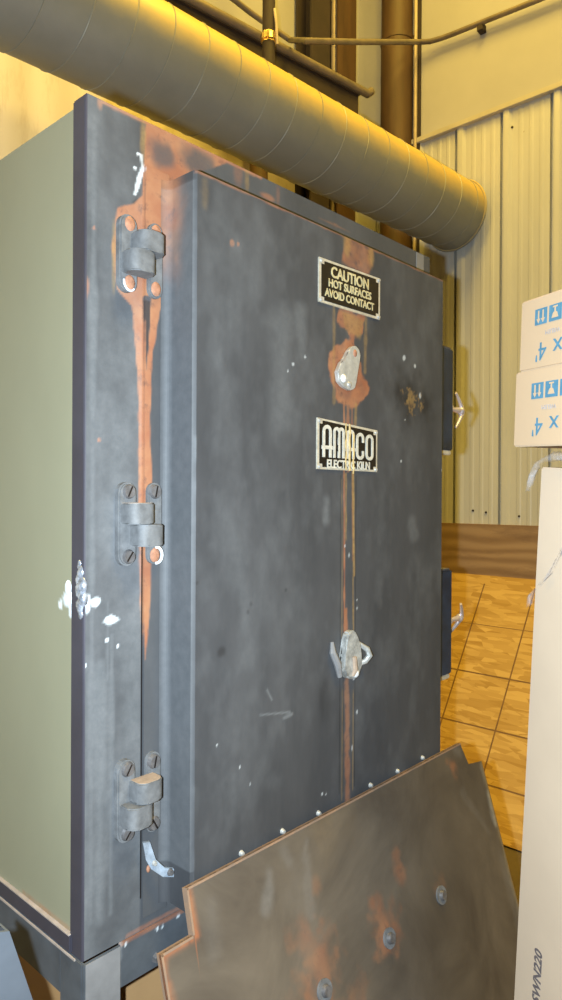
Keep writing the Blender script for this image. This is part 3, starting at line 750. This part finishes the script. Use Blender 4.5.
for ch in 'AMACO':
    zt = zt0 - (x-1.2)*.045
    if ch == 'A':
        stroke(mb, arch(x+sw/2, lw-sw, zt, zb0), sw); stroke(mb, [(x-.003, zb0+.022), (x+lw+.003, zb0+.022)], .008, .0004); x += lw+gap
    elif ch == 'M':
        stroke(mb, arch(x+sw/2, .0165, zt, zb0), sw*.9); stroke(mb, arch(x+sw/2+.0165, .0165, zt, zb0), sw*.9, .0004); x += .0415+gap
    elif ch in 'CO':
        r = (lw-sw)/2; cx = x+lw/2; pts = []
        a0_, a1_ = (PI*.08, PI*1.92) if ch == 'C' else (0, 2*PI)
        top = zt-r*.8-sw*.4; bot = zb0+r*.8+sw*.4
        pts += [(cx+r*math.cos(PI*k/8), top+r*.8*math.sin(PI*k/8)) for k in range(9)]
        pts += [(cx-r*math.cos(PI*k/8), bot-r*.8*math.sin(PI*k/8)) for k in range(9)]
        if ch == 'O': pts.append(pts[0])
        else: pts = [(cx+r, top-.010)]+pts+[(cx+r, bot+.008)]
        stroke(mb, pts, sw*.95); x += lw+gap
mb.build('lettering', M['letter_alu'], wp)
def dm(x, z): return Matrix.Translation((x, DY-.0050, z)) @ Matrix.Rotation(PI/2, 4, 'X')
me = text_mesh('ELECTRIC KILN', .0262, dm(1.3045, 1.6245), xs=.92, bold=.0007); link('lettering', me, M['letter_alu'], wp)
# drips over the maker plate
mb = MB()
for (x_, za, zb_, r_) in ((1.290, 1.7205, 1.6140, .0035), (1.304, 1.7200, 1.612, .0055), (1.3185, 1.70, 1.605, .0045)):
    pts = [(x_+.0012*math.sin(k*1.7+x_*90), DY-.0062, za+(zb_-za)*k/10) for k in range(11)]
    mb.tube(pts, [r_*.55*(.6+.4*abs(math.sin(k*2.1))) for k in range(11)], 6)
mb.build('ochre_drip', M['ochre'], wp, True)
# caution plate
q0, q1, q2, q3 = (1.1939, 2.0787), (1.4262, 2.0839), (1.4251, 1.9837), (1.1930, 1.9808)
cp = plate(q0[0], q1[0], (q3[1], q2[1]), (q0[1], q1[1]), 0, 'warning_plate', 'small caution plate with brass letters', None, (.0075, .0055))
sl = math.atan2(q2[1]-q3[1], q1[0]-q0[0]); xm = (q0[0]+q1[0])/2; zm = (q0[1]+q1[1]+q2[1]+q3[1])/4
def dm2(x, z): return Matrix.Translation((x, DY-.0050, z)) @ Matrix.Rotation(PI/2, 4, 'X') @ Matrix.Rotation(sl, 4, 'Z')
me = join([text_mesh('CAUTION', .034, dm2(xm-.004, zm+.0235), xs=.94, bold=.0008), text_mesh('HOT SURFACES', .0250, dm2(xm-.004, zm-.002), xs=.93, bold=.0006), text_mesh('AVOID CONTACT', .0250, dm2(xm-.004, zm-.0255), xs=.90, bold=.0006)])
link('lettering', me, M['letter_brass'], cp)

# peephole covers
P = [(1.3190, 1.9021), (1.3307, 1.8958), (1.3366, 1.8826), (1.3310, 1.8630), (1.3234, 1.8433), (1.3197, 1.8195), (1.3160, 1.8028), (1.2971, 1.7959), (1.2709, 1.8021), (1.2562, 1.8117), (1.2506, 1.8336), (1.2631, 1.8557), (1.2815, 1.8675), (1.2888, 1.8846), (1.3037, 1.8985)]
mb = MB().prism([(x, DY-.013, z) for x, z in P], (0, .012, 0))
bmesh.ops.bevel(mb.bm, geom=list(mb.bm.edges), offset=.002, segments=2, affect='EDGES')
pc = mb.build('peephole_cover', M['silver'], kiln, True, label='silver teardrop peephole cover in a rust halo')
c = (1.3134, 1.8838); MB().ico((c[0], DY-.013, c[1]), .007, 2, (1, .4, 1.3)).build('pivot_screw', M['rustscrew'], pc, True)
c = (1.2708, 1.8203); MB().ico((c[0], DY-.013, c[1]), .010, 2, (1, .55, 1)).build('knob', M['whitepaint'], pc, True)
c = (1.2932, 1.8093); MB().ico((c[0], DY-.012, c[1]), .009, 2, (1, .5, .8)).build('knob', M['silver'], pc, True)
# lower cover: tilted out of its bracket
P = [(1.3019, 1.2455), (1.3153, 1.2414), (1.3270, 1.2258), (1.3292, 1.2020), (1.3411, 1.1766), (1.3413, 1.1577), (1.3297, 1.1385), (1.3221, 1.1305), (1.2992, 1.1324), (1.2804, 1.1405), (1.2691, 1.1608), (1.2799, 1.1888), (1.2796, 1.2233), (1.2869, 1.2406)]
mb = MB().prism([(x, DY-.020, z) for x, z in P], (0, .019, 0))
bmesh.ops.bevel(mb.bm, geom=list(mb.bm.edges), offset=.004, segments=2, affect='EDGES')
pc = mb.build('peephole_cover', M['tarnish'], kiln, True, label='bare metal lower peephole cover in its bracket')
mb = MB()
mb.tube([(1.3448, 0.9935, 1.2067), (1.3607, 0.9795, 1.1924), (1.3649, 0.9755, 1.1775), (1.3570, 0.9815, 1.1645), (1.3413, 0.9915, 1.1577)], [.005, .007, .008, .007, .005], 8)
mb.build('bracket', M['tarnish'], pc, True)
mb = MB(); mb.tube([(1.2467, 0.9945, 1.2235), (1.2433, 0.9895, 1.2014), (1.2580, 0.9875, 1.1741), (1.2693, 0.9895, 1.1425)], [.004, .008, .009, .006], 8)
mb.build('bracket', M['stand_leg'], pc, True)
c = (1.3143, 1.1436); MB().ico((c[0], DY-.020, c[1]), .011, 2, (1, .5, .9)).build('knob', M['whitepaint'], pc, True)
mb = MB(); mb.tube([(c[0]-.008, DY-.021, c[1]+.04), (c[0]-.006, DY-.022, c[1]+.01), (c[0]-.012, DY-.02, c[1]-.004)], [.006, .007, .004], 8); mb.build('raised_rib', M['hinge_top'], pc, True)

# latches on the right side
def latch(z0, z1, zh, rot, label):
    mb = MB().box((1.745, 1.040, z0), (1.868, 1.078, z1), .003)
    bk = mb.build('latch_bracket', M['bracket'], kiln, label=label)
    MB().box((1.748, 1.042, z0-.014), (1.862, 1.074, z0-.0005), .003).build('bare_end', M['plate_metal'], bk)
    mb = MB().box((1.748, 1.042, z1+.0005), (1.862, 1.074, z1+.006), .003); mb.build('bare_end', M['screw'], bk)
    y = 1.058
    mb = MB().cyl((1.866, y, zh), (1.876, y, zh), .016, n=16)
    mb.tube([(1.868, y, zh), (1.895, y, zh), (1.925, y, zh), (1.952, y, zh+.002)], [.0075, .006, .009, .008], 12)
    mb.ico((1.946, y, zh), .0125, 2, (.8, 1, 1.1))
    for s_ in (1, -1):
        pts = []
        rr = []
        for k in range(8):
            f_ = k/7; d_ = Vector((-.040*f_**1.3, 0, s_*(.052*f_)))
            if rot: d_ = Matrix.Rotation(rot, 3, 'X') @ d_
            pts.append(Vector((1.957, y, zh))+d_); rr.append(.0075*(1-.55*f_)+.0005)
        mb.tube(pts, rr, 10)
    h_ = mb.build('latch_handle', M['chrome'], bk, True, label='chrome butterfly handle')
    return bk
latch(1.690, 1.985, 1.815, 0, 'upper dark blue latch bar on the right side')
latch(1.034, 1.338, 1.185, .4, 'lower dark blue latch bar on the right side')

# ------------------------------------------------------------------ stand
st = thing('kiln_stand', 'grey blue angle-iron stand carrying the kiln', 'stand', (KX0+.57, 1.58, FZ))
def st_paint(X, Z):
    r = line(X, Z, (.70, KZ0-.002), (1.0, KZ0-.002), .004, .5, .6, 60, 70)*.6
    wm = poly(X, Z, [(.664, .66), (.664, .745), (.742, .745), (.742, .66)], .006, .006, 40, 71)*.35
    for p in ((0.7553, 0.7316), (0.7232, 0.7284), (0.8374, 0.7264), (0.8255, 0.7279), (0.8763, 0.7307)): wm = np.maximum(wm, blob(X, Z, p, .003, .003, .3, .3, 80, 72))
    return r, wm, zeros(X), zeros(X)
me = grid_mesh('front_rail', lin(.742, 1.728, .004), lin(.657, .7375, .004), lambda U, V: (U, np.full(U.shape, 1.079), V), st_paint, back=(0, .005, 0)); link('front_rail', me, M['stand'], st)
def pt(nm, f):
    return f.build(nm, M['stand_plain'], st)
pt('rear_rail', MB().box((.742, 2.073, .657), (1.728, 2.078, .7375)))
pt('rail', MB().box((KX0-.003, 1.152, .655), (KX0+.002, 2.003, .7375)))
pt('rail', MB().box((KX1-.002, 1.152, .655), (KX1+.003, 2.003, .7375)))
for x_ in (KX0, KX1):
    MB().box((min(x_, x_+(.03 if x_ == KX0 else -.03)), 1.152, .7345), (max(x_, x_+(.03 if x_ == KX0 else -.03)), 2.003, .7375)).build('ledge', M['stand_plain'], st)
MB().box((KX0-.0055, 1.10, .7345), (KX0-.003, 2.0, .738)).build('lit_ledge', M['ledge_light'], st)  # pale strip painted where the rail's top edge catches light
for (x_, y_, sx, sy) in ((KX0-.003, 1.075, 1, 1), (KX1+.003, 1.075, -1, 1), (KX0-.003, 2.083, 1, -1), (KX1+.003, 2.083, -1, -1)):
    mb = MB()
    def bb(xa, xb, ya, yb, za, zb): mb.box((min(xa, xb), min(ya, yb), za), (max(xa, xb), max(ya, yb), zb), .0015)
    bb(x_, x_+sx*.077, y_, y_+sy*.006, FZ+.012, .7375); bb(x_, x_+sx*.006, y_+sy*.006, y_+sy*.077, FZ+.012, .7375)
    lg = mb.build('leg', M['stand_plain'], st)
    mb = MB(); bb(x_-sx*.01, x_+sx*.09, y_-sy*.01, y_+sy*.09, FZ, FZ+.012); mb.build('foot_plate', M['stand_plain'], lg)
# pale front face of the near leg
MB().box((KX0+.001, 1.0735, .05), (KX0+.072, 1.0745, .7365)).build('pale_face', M['stand_leg'], st, label='paler face of the front left leg')
MB().cyl((.823, 1.079, .675), (.823, 1.070, .675), .010, .008, 6).build('bolt', M['screw'], st)
pt('lower_rail', MB().box((KX0+.08, 1.10, .33), (KX0+.14, 1.14, .37)))
pt('shelf', MB().box((KX0+.006, 1.16, .30), (KX1-.006, 2.0, .315)))
def carton(lo, hi, m, name, label, cat='box', mtx=None, grp=None):
    t_ = thing(name, label, cat, ((lo[0]+hi[0])/2, (lo[1]+hi[1])/2, lo[2]), grp)
    MB().box(lo, hi, .002).build('carton', m, t_)
    cx = (lo[0]+hi[0])/2
    MB().box((lo[0]-.0006, (lo[1]+hi[1])/2-.025, hi[2]-.06), (hi[0]+.0006, (lo[1]+hi[1])/2+.025, hi[2]+.0012)).build('packing_tape', M['card_tall'], t_)
    return t_
carton((.74, 1.22, .3155), (1.22, 1.75, .60), M['card_dark'], 'cardboard_box', 'brown cardboard box on the shelf under the kiln beside the near leg')
carton((1.30, 1.25, .3155), (1.70, 1.70, .55), M['card_dark'], 'cardboard_box', 'brown cardboard box on the shelf under the kiln towards the right')

# ------------------------------------------------------------------ loose steel sheet
S0 = Vector((.807, .972, .8535)); le = math.radians(17)
e_ = Vector((1, 0, .009)).normalized(); g_ = Vector((0, -math.sin(le), -math.cos(le))); nS = e_.cross(g_).normalized()
if nS.dot(CAM-S0) < 0: nS = -nS
SL = (.8535-FZ)/math.cos(le)-.008
outline = [(0, 0), (.988, 0), (1.004, .060), (1.0835, .068), (1.097, .080), (1.097, SL), (-.078, SL), (-.073, .077), (-.003, .077)]
sheet = thing('metal_panel', 'brown scaled steel sheet with notched corners and a row of bolts leaning against the kiln', 'metal panel', tuple(S0+e_*.5+g_*SL))
def inside_y(u_):   # top boundary
    if u_ < 0: return .077
    if u_ <= .988: return 0
    if u_ <= 1.004: return (u_-.988)/.016*.060
    return .062+(u_-1.004)*.16
def sheet_paint(U, V):
    r = zeros(U)
    for (c, rr, k) in (((.508, .280), .040, .9), ((.508, .225), .018, .5), ((.60, .20), .018, .7), ((.60, .16), .012, .5), ((.285, .25), .05, .7), ((.25, .20), .03, .45), ((.93, .04), .018, .75), ((.735, .275), .016, .25), ((.20, .33), .035, .35), ((.36, .36), .03, .5), ((.32, .12), .012, .35)):
        r = np.maximum(r, blob(U, V, c, rr, rr*1.1, .8, 1.3, 38, 80)*k*.75)
    edge = np.minimum(np.where(U < .5, U+.073, 9), np.where(V > .08, 9, 9))
    r = np.maximum(r, (1-sstep(.004, .022, np.abs(U+.073)+.01*vnoise(U, V, 30, 81)))*(V > .07)*.9)
    r = np.maximum(r, (1-sstep(.004, .022, np.abs(U+.003)))*(V < .085)*.9)
    r = np.maximum(r, (1-sstep(.003, .012, np.abs(V-.079)))*(U < .01)*.9)
    r = np.maximum(r, (1-sstep(.003, .007, np.abs(1.097-U)))*.8)
    r = np.maximum(r, (1-sstep(.001, .006, V))*.2)
    wm = zeros(U)
    for (a, b, rr, k) in (((.20, .05), (.18, .10), .010, .35), ((.31, .06), (.285, .16), .012, .25), ((.25, .03), (.255, .05), .012, .2), ((.30, .06), (.32, .03), .006, .25), ((1.08, .09), (1.08, .60), .012, .9), ((1.075, .16), (1.07, .24), .012, 1.6), ((.97, .02), (.96, .01), .012, .25), ((.94, .12), (1.02, .25), .008, .15), ((1.06, .33), (1.06, .60), .018, .2), ((.05, .05), (.03, .12), .015, .12), ((.28, .1), (.25, .3), .03, .08)):  # long strokes beside the right fold paint its highlight
        wm = np.maximum(wm, line(U, V, a, b, rr, 1.0, 1.3, 18, 82)*k*.22)
    d = np.clip(vnoise(U, V*.6, 4, 83, 3)*.5, 0, .5)
    och = np.clip(vnoise(U, V, 5, 84)*.25, 0, .25)*(U < .5)
    return r, wm, d, och
# grid clipped to the outline: build columns whose top follows the outline
us_ = np.concatenate([np.linspace(-.073, -.003, 16), np.linspace(-.0029, .988, 200), np.linspace(.989, 1.004, 6), np.linspace(1.0045, 1.097, 24)])
vs_ = np.linspace(0, 1, 170)
top_ = np.array([inside_y(q) for q in us_])
def sheet_fn(U, V):
    T = np.interp(U, us_, top_); vv = T+(SL-T)*V
    # soft rounded fold along the right edge
    bend = np.clip((U-1.055)/.042, 0, 1)**2*.012
    P_ = [S0[i]+e_[i]*U+g_[i]*vv-nS[i]*bend for i in range(3)]
    return P_
me = grid_mesh('sheet', us_, vs_, sheet_fn, lambda U, V: sheet_paint(U, np.interp(U, us_, top_)+(SL-np.interp(U, us_, top_))*V), back=tuple(-nS*.006))
link('sheet', me, M['sheet'], sheet)
# folded lips behind the edges
def lip(a, b, depth=.014, th=.004, nm='edge_lip'):
    A = S0+e_*a[0]+g_*a[1]; B = S0+e_*b[0]+g_*b[1]
    d_ = (B-A).normalized(); inn = nS.cross(d_)
    mid = S0+e_*.5+g_*.4
    if inn.dot(mid-A) < 0: inn = -inn
    A = A+nS*.0015; B = B+nS*.0015
    MB().prism([A, B, B+inn*th, A+inn*th], -nS*depth).build(nm, M['sheetedge'], sheet)
lip((0, 0), (.988, 0)); lip((-.003, .077), (-.073, .077)); lip((-.073, .077), (-.078+.005, SL)); lip((0, 0), (-.003, .077)); 
for (u_, v_) in ((.735, .300), (.509, .301), (.282, .300), (.056, .300)):
    c = S0+e_*u_+g_*v_
    mb = MB().cyl(c-nS*.001, c+nS*.004, .021, n=24); bo = mb.build('bolt', M['hinge'], sheet, True)
    mb = MB().cyl(c+nS*.004, c+nS*.012, .0125, .010, 12)
    mb.build('bolt_head', M['screw'], bo, True)

# ------------------------------------------------------------------ carton stack on the right
SC = .94
hP = CAM+(Vector((1.4359, .6574, 1.6593))-CAM)*SC; hd = Vector((-.497, -.868, 0)).normalized(); fn_ = Vector((-.8677, .4971, 0)).normalized()
def frame(origin, tilt):
    h = (hd*math.cos(tilt)-Vector((0, 0, 1))*math.sin(tilt)).normalized(); v = h.cross(fn_)
    if v.z < 0: v = -v
    # local axes: x=h (right), y=v (up), z=normal to camera
    m = Matrix((h, v, fn_)).transposed().to_4x4(); m.translation = origin
    return m @ Matrix.Scale(SC, 4)
def local_obj(name, mb_or_me, m, parent, F, smooth=False, label=None):
    if isinstance(mb_or_me, MB):
        bmesh.ops.recalc_face_normals(mb_or_me.bm, faces=mb_or_me.bm.faces)
        me = bpy.data.meshes.new(name); mb_or_me.bm.to_mesh(me); mb_or_me.bm.free()
    else: me = mb_or_me
    o = bpy.data.objects.new(name, me); C.objects.link(o); me.materials.append(m); o.parent = parent
    o.matrix_local = Matrix.Translation(-parent.location) @ F
    if label: o['label'] = label
    if smooth:
        for p in me.polygons: p.use_smooth = True
    return o
def T2(x, y, z=.0008): return Matrix.Translation((x, y, z)) @ Matrix.Rotation(PI, 4, 'Z')
def tubebox(origin, tilt, H, L, D, label, icon_y, txt_y, big_y, x_off):
    F = frame(origin, tilt)
    t_ = thing('cardboard_box', label, 'box', tuple(F @ Vector((L/2, 0, -D/2))), 'lamp tube cartons')
    local_obj('carton', MB().box((0, 0, -D), (L, H, 0), .003), M['card'], t_, F)
    # icons (printed upside down)
    s_ = .032
    xi = x_off
    def sym(x0, x1):
        local_obj('printed_symbol', MB().box((x0, icon_y, .0002), (x1, icon_y+s_, .0009)), M['blue'], t_, F)
    sym(xi, xi+s_*1.15); sym(xi+s_*1.35, xi+s_*2.5); sym(xi+s_*2.7, xi+s_*3.8)
    for k in (0, 1):
        cx = xi+s_*(.36+.43*k)
        y = icon_y
        mb = MB().prism([(cx, y+.003, .001), (cx+.006, y+.012, .001), (cx+.002, y+.012, .001), (cx+.002, y+s_*.88, .001), (cx-.002, y+s_*.88, .001), (cx-.002, y+.012, .001), (cx-.006, y+.012, .001)], (0, 0, .0003))
        local_obj('symbol_arrow', mb, M['card'], t_, F)
    cx = xi+s_*1.92; y = icon_y
    mb = MB().prism([(cx-.010, y+.006, .001), (cx+.010, y+.006, .001), (cx+.006, y+.016, .001), (cx+.002, y+.018, .001), (cx+.002, y+.026, .001), (cx+.007, y+.026, .001), (cx+.007, y+.029, .001), (cx-.007, y+.029, .001), (cx-.007, y+.026, .001), (cx-.002, y+.026, .001), (cx-.002, y+.018, .001), (cx-.006, y+.016, .001)], (0, 0, .0003))
    local_obj('symbol_glass', mb, M['card'], t_, F)
    local_obj('printed_line', text_mesh('WELEM', .012, T2(xi+.055, txt_y), .0003, 1.1), M['pale_ink'], t_, F)
    me = join([text_mesh("4'", .052, T2(xi+.004, big_y), .0003, .98, 0, 'RIGHT'), text_mesh('x', .052, T2(xi+.072, big_y+.001), .0003, 1.1)])
    local_obj('printed_size', me, M['blue'], t_, F)
    return t_
TL = math.radians(2.8)
F1 = frame(hP, TL)
BH, BL, BD = .1560, .75, .20
up1 = F1 @ Vector((.008, BH+.0005, -.002))
tubebox(F1 @ Vector((0, 0, 0)), TL, BH, BL, BD, 'lower of the two small pale cartons with blue print lying on the upright boxes', .096, .078, .042, .056)
tubebox(up1, TL, .1455, BL, BD, 'upper of the two small pale cartons with blue print, on top of the pile', .088, .070, .036, .048)
# upright cartons below
tp = CAM+(Vector((1.3910, .5785, 1.6131))-CAM)*SC; TT = math.radians(4.0)
Ft = frame(tp, TT)
Ht = (tp.z-FZ)/(SC*math.cos(TT))-.018
tb = thing('tall_carton', 'tall narrow pale cardboard carton standing upright with a grey printed number near its foot', 'box', tuple(Ft @ Vector((.09, -Ht, -.05))), 'upright cartons')
Wt = .152
local_obj('carton', MB().box((0, -Ht, -.10), (Wt, 0, 0), .003), M['card_tall'], tb, Ft)
me = text_mesh('SWN220', .031, Matrix.Translation((.072, -.965, .0006)) @ Matrix.Rotation(PI/2, 4, 'Z') @ Matrix.Shear('XZ', 4, (0, 0)), .0003, .95, .0008, 'RIGHT')
local_obj('printed_number', me, M['grey_ink'], tb, Ft)
F2 = frame(tp, TT)
tb2 = thing('tall_carton', 'tall cardboard carton with small blue print standing right of the pale one', 'box', tuple(F2 @ Vector((.30, -Ht, -.05))), 'upright cartons')
local_obj('carton', MB().box((Wt+.006, -Ht+.024, -.17), (Wt+.32, .034, -.012), .003), M['card'], tb2, F2)
for (y_, h_, w_) in ((-.86, .012, .02), (-.97, .02, .012), (-1.02, .012, .02), (-1.10, .05, .006), (-.60, .02, .02)):
    local_obj('printed_mark', MB().box((Wt+.016, y_, -.0118), (Wt+.016+w_+.03, y_+h_, -.0112)), M['blue'], tb2, F2)
# crumpled stretch film between upper cartons and the upright one
def film_strip(pts, w0, name, label, seed, wv=.010):
    rnd = random.Random(seed); mb = MB(); rows = []
    for i, p in enumerate(pts):
        row = []
        for k in range(9):
            f_ = k/8-.5
            row.append(mb.bm.verts.new(Vector((p[0]+f_*w0[0]+rnd.uniform(-1, 1)*.002, p[1]+f_*w0[1]+rnd.uniform(-1, 1)*.002, p[2]+wv*math.sin(k*2.3+i*1.3)*.5+rnd.uniform(0, 1)*.003))))
        rows.append(row)
    for i in range(len(rows)-1):
        for k in range(8): mb.bm.faces.new((rows[i][k], rows[i][k+1], rows[i+1][k+1], rows[i+1][k]))
    return mb
t_ = thing('stretch_film', 'crumpled clear stretch film wrapped over the upright carton and hanging at its corner', 'plastic film', tuple(Ft @ Vector((.05, 0, 0))))
mb = MB(); rnd = random.Random(3)
mb.tube([(-.022, -.050, .010), (-.017, -.034, .011), (-.011, -.015, .012), (.001, .004, .011), (.02, .016, .006), (.05, .022, .006), (.09, .024, .005), (.13, .024, .005)], [.003, .0045, .0045, .005, .007, .009, .008, .008], 9)
for v in mb.bm.verts: v.co += Vector((rnd.uniform(-1, 1), rnd.uniform(-1, 1), rnd.uniform(-1, 1)))*.0035
local_obj('film_roll', mb, M['film'], t_, Ft, True)
mb = film_strip([(.085, -.15, .004), (.068, -.18, .004), (.05, -.21, .004), (.022, -.235, .005), (-.006, -.262, .004), (-.008, -.285, .003)], (.022, .012), 'a', '', 5, .003)
local_obj('film_tail', mb, M['film'], t_, Ft, True)

# ------------------------------------------------------------------ grey board, bottom left
bo = Vector((.4424, .9, .9727)); bl = Vector((.0344, 0, -.1113)).normalized()
t_ = thing('steel_plank', 'grey blue steel plank leaning left of the kiln stand at the photo edge', 'plank', tuple(bo+bl*1.15))
sd = Vector((-1, 0, .35)).normalized(); Lk = (.9727-FZ-.004)/(-bl.z)
mb = MB().prism([bo, bo+bl*Lk, bo+bl*Lk+sd*.14, bo+sd*.14], (0, -.004, 0)); mb.prism([bo, bo+bl*Lk, bo+bl*Lk+sd*.004, bo+sd*.004], (0, .03, 0))
mb.build('plank_face', M['greyboard'], t_)
MB().cyl(bo+bl*.3+sd*.05+Vector((0, -.003, 0)), bo+bl*.3+sd*.05+Vector((0, -.008, 0)), .010, n=14).build('bolt', M['screw'], t_)

# ------------------------------------------------------------------ lights
def area(name, loc, size, energy, col, rot=(0, 0, 0)):
    l = bpy.data.lights.new(name, 'AREA'); l.energy = energy; l.color = col; l.size = size; l.shape = 'SQUARE'
    o = bpy.data.objects.new(name, l); C.objects.link(o); o.location = loc; o.rotation_euler = rot; return o
WARM = (1.0, .60, .08)
WARM = (1.0, .66, .105)
WORLD = .022
fl = bpy.data.lights.new('camera_flash', 'POINT'); fl.energy = 222; fl.color = (.84, .98, 1.08); fl.shadow_soft_size = .012
fo = bpy.data.objects.new('camera_flash', fl); C.objects.link(fo); fo.location = CAM - rt*.083 - up*.006
area('shop_lamp', (-.3, 1.9, 6.7), 1.3, 185, WARM)
area('shop_lamp', (2.6, 1.3, 6.7), 1.3, 195, WARM)
area('shop_lamp', (1.4, -1.8, 6.7), 1.3, 250, WARM)
w_ = bpy.data.worlds.new('world'); bpy.context.scene.world = w_; w_.use_nodes = True
bg = w_.node_tree.nodes['Background']; bg.inputs[0].default_value = (1.0, .66, .22, 1); bg.inputs[1].default_value = WORLD
sc = bpy.context.scene
sc.view_settings.view_transform = 'Standard'; sc.view_settings.look = 'None'; sc.view_settings.gamma = 1
sc.view_settings.exposure = 0.0; sc.view_settings.use_curve_mapping = False
for o in list(bpy.data.objects):
    if o.type == 'MESH' and o.parent is None and 'label' not in o.keys(): print('UNLABELLED', o.name)
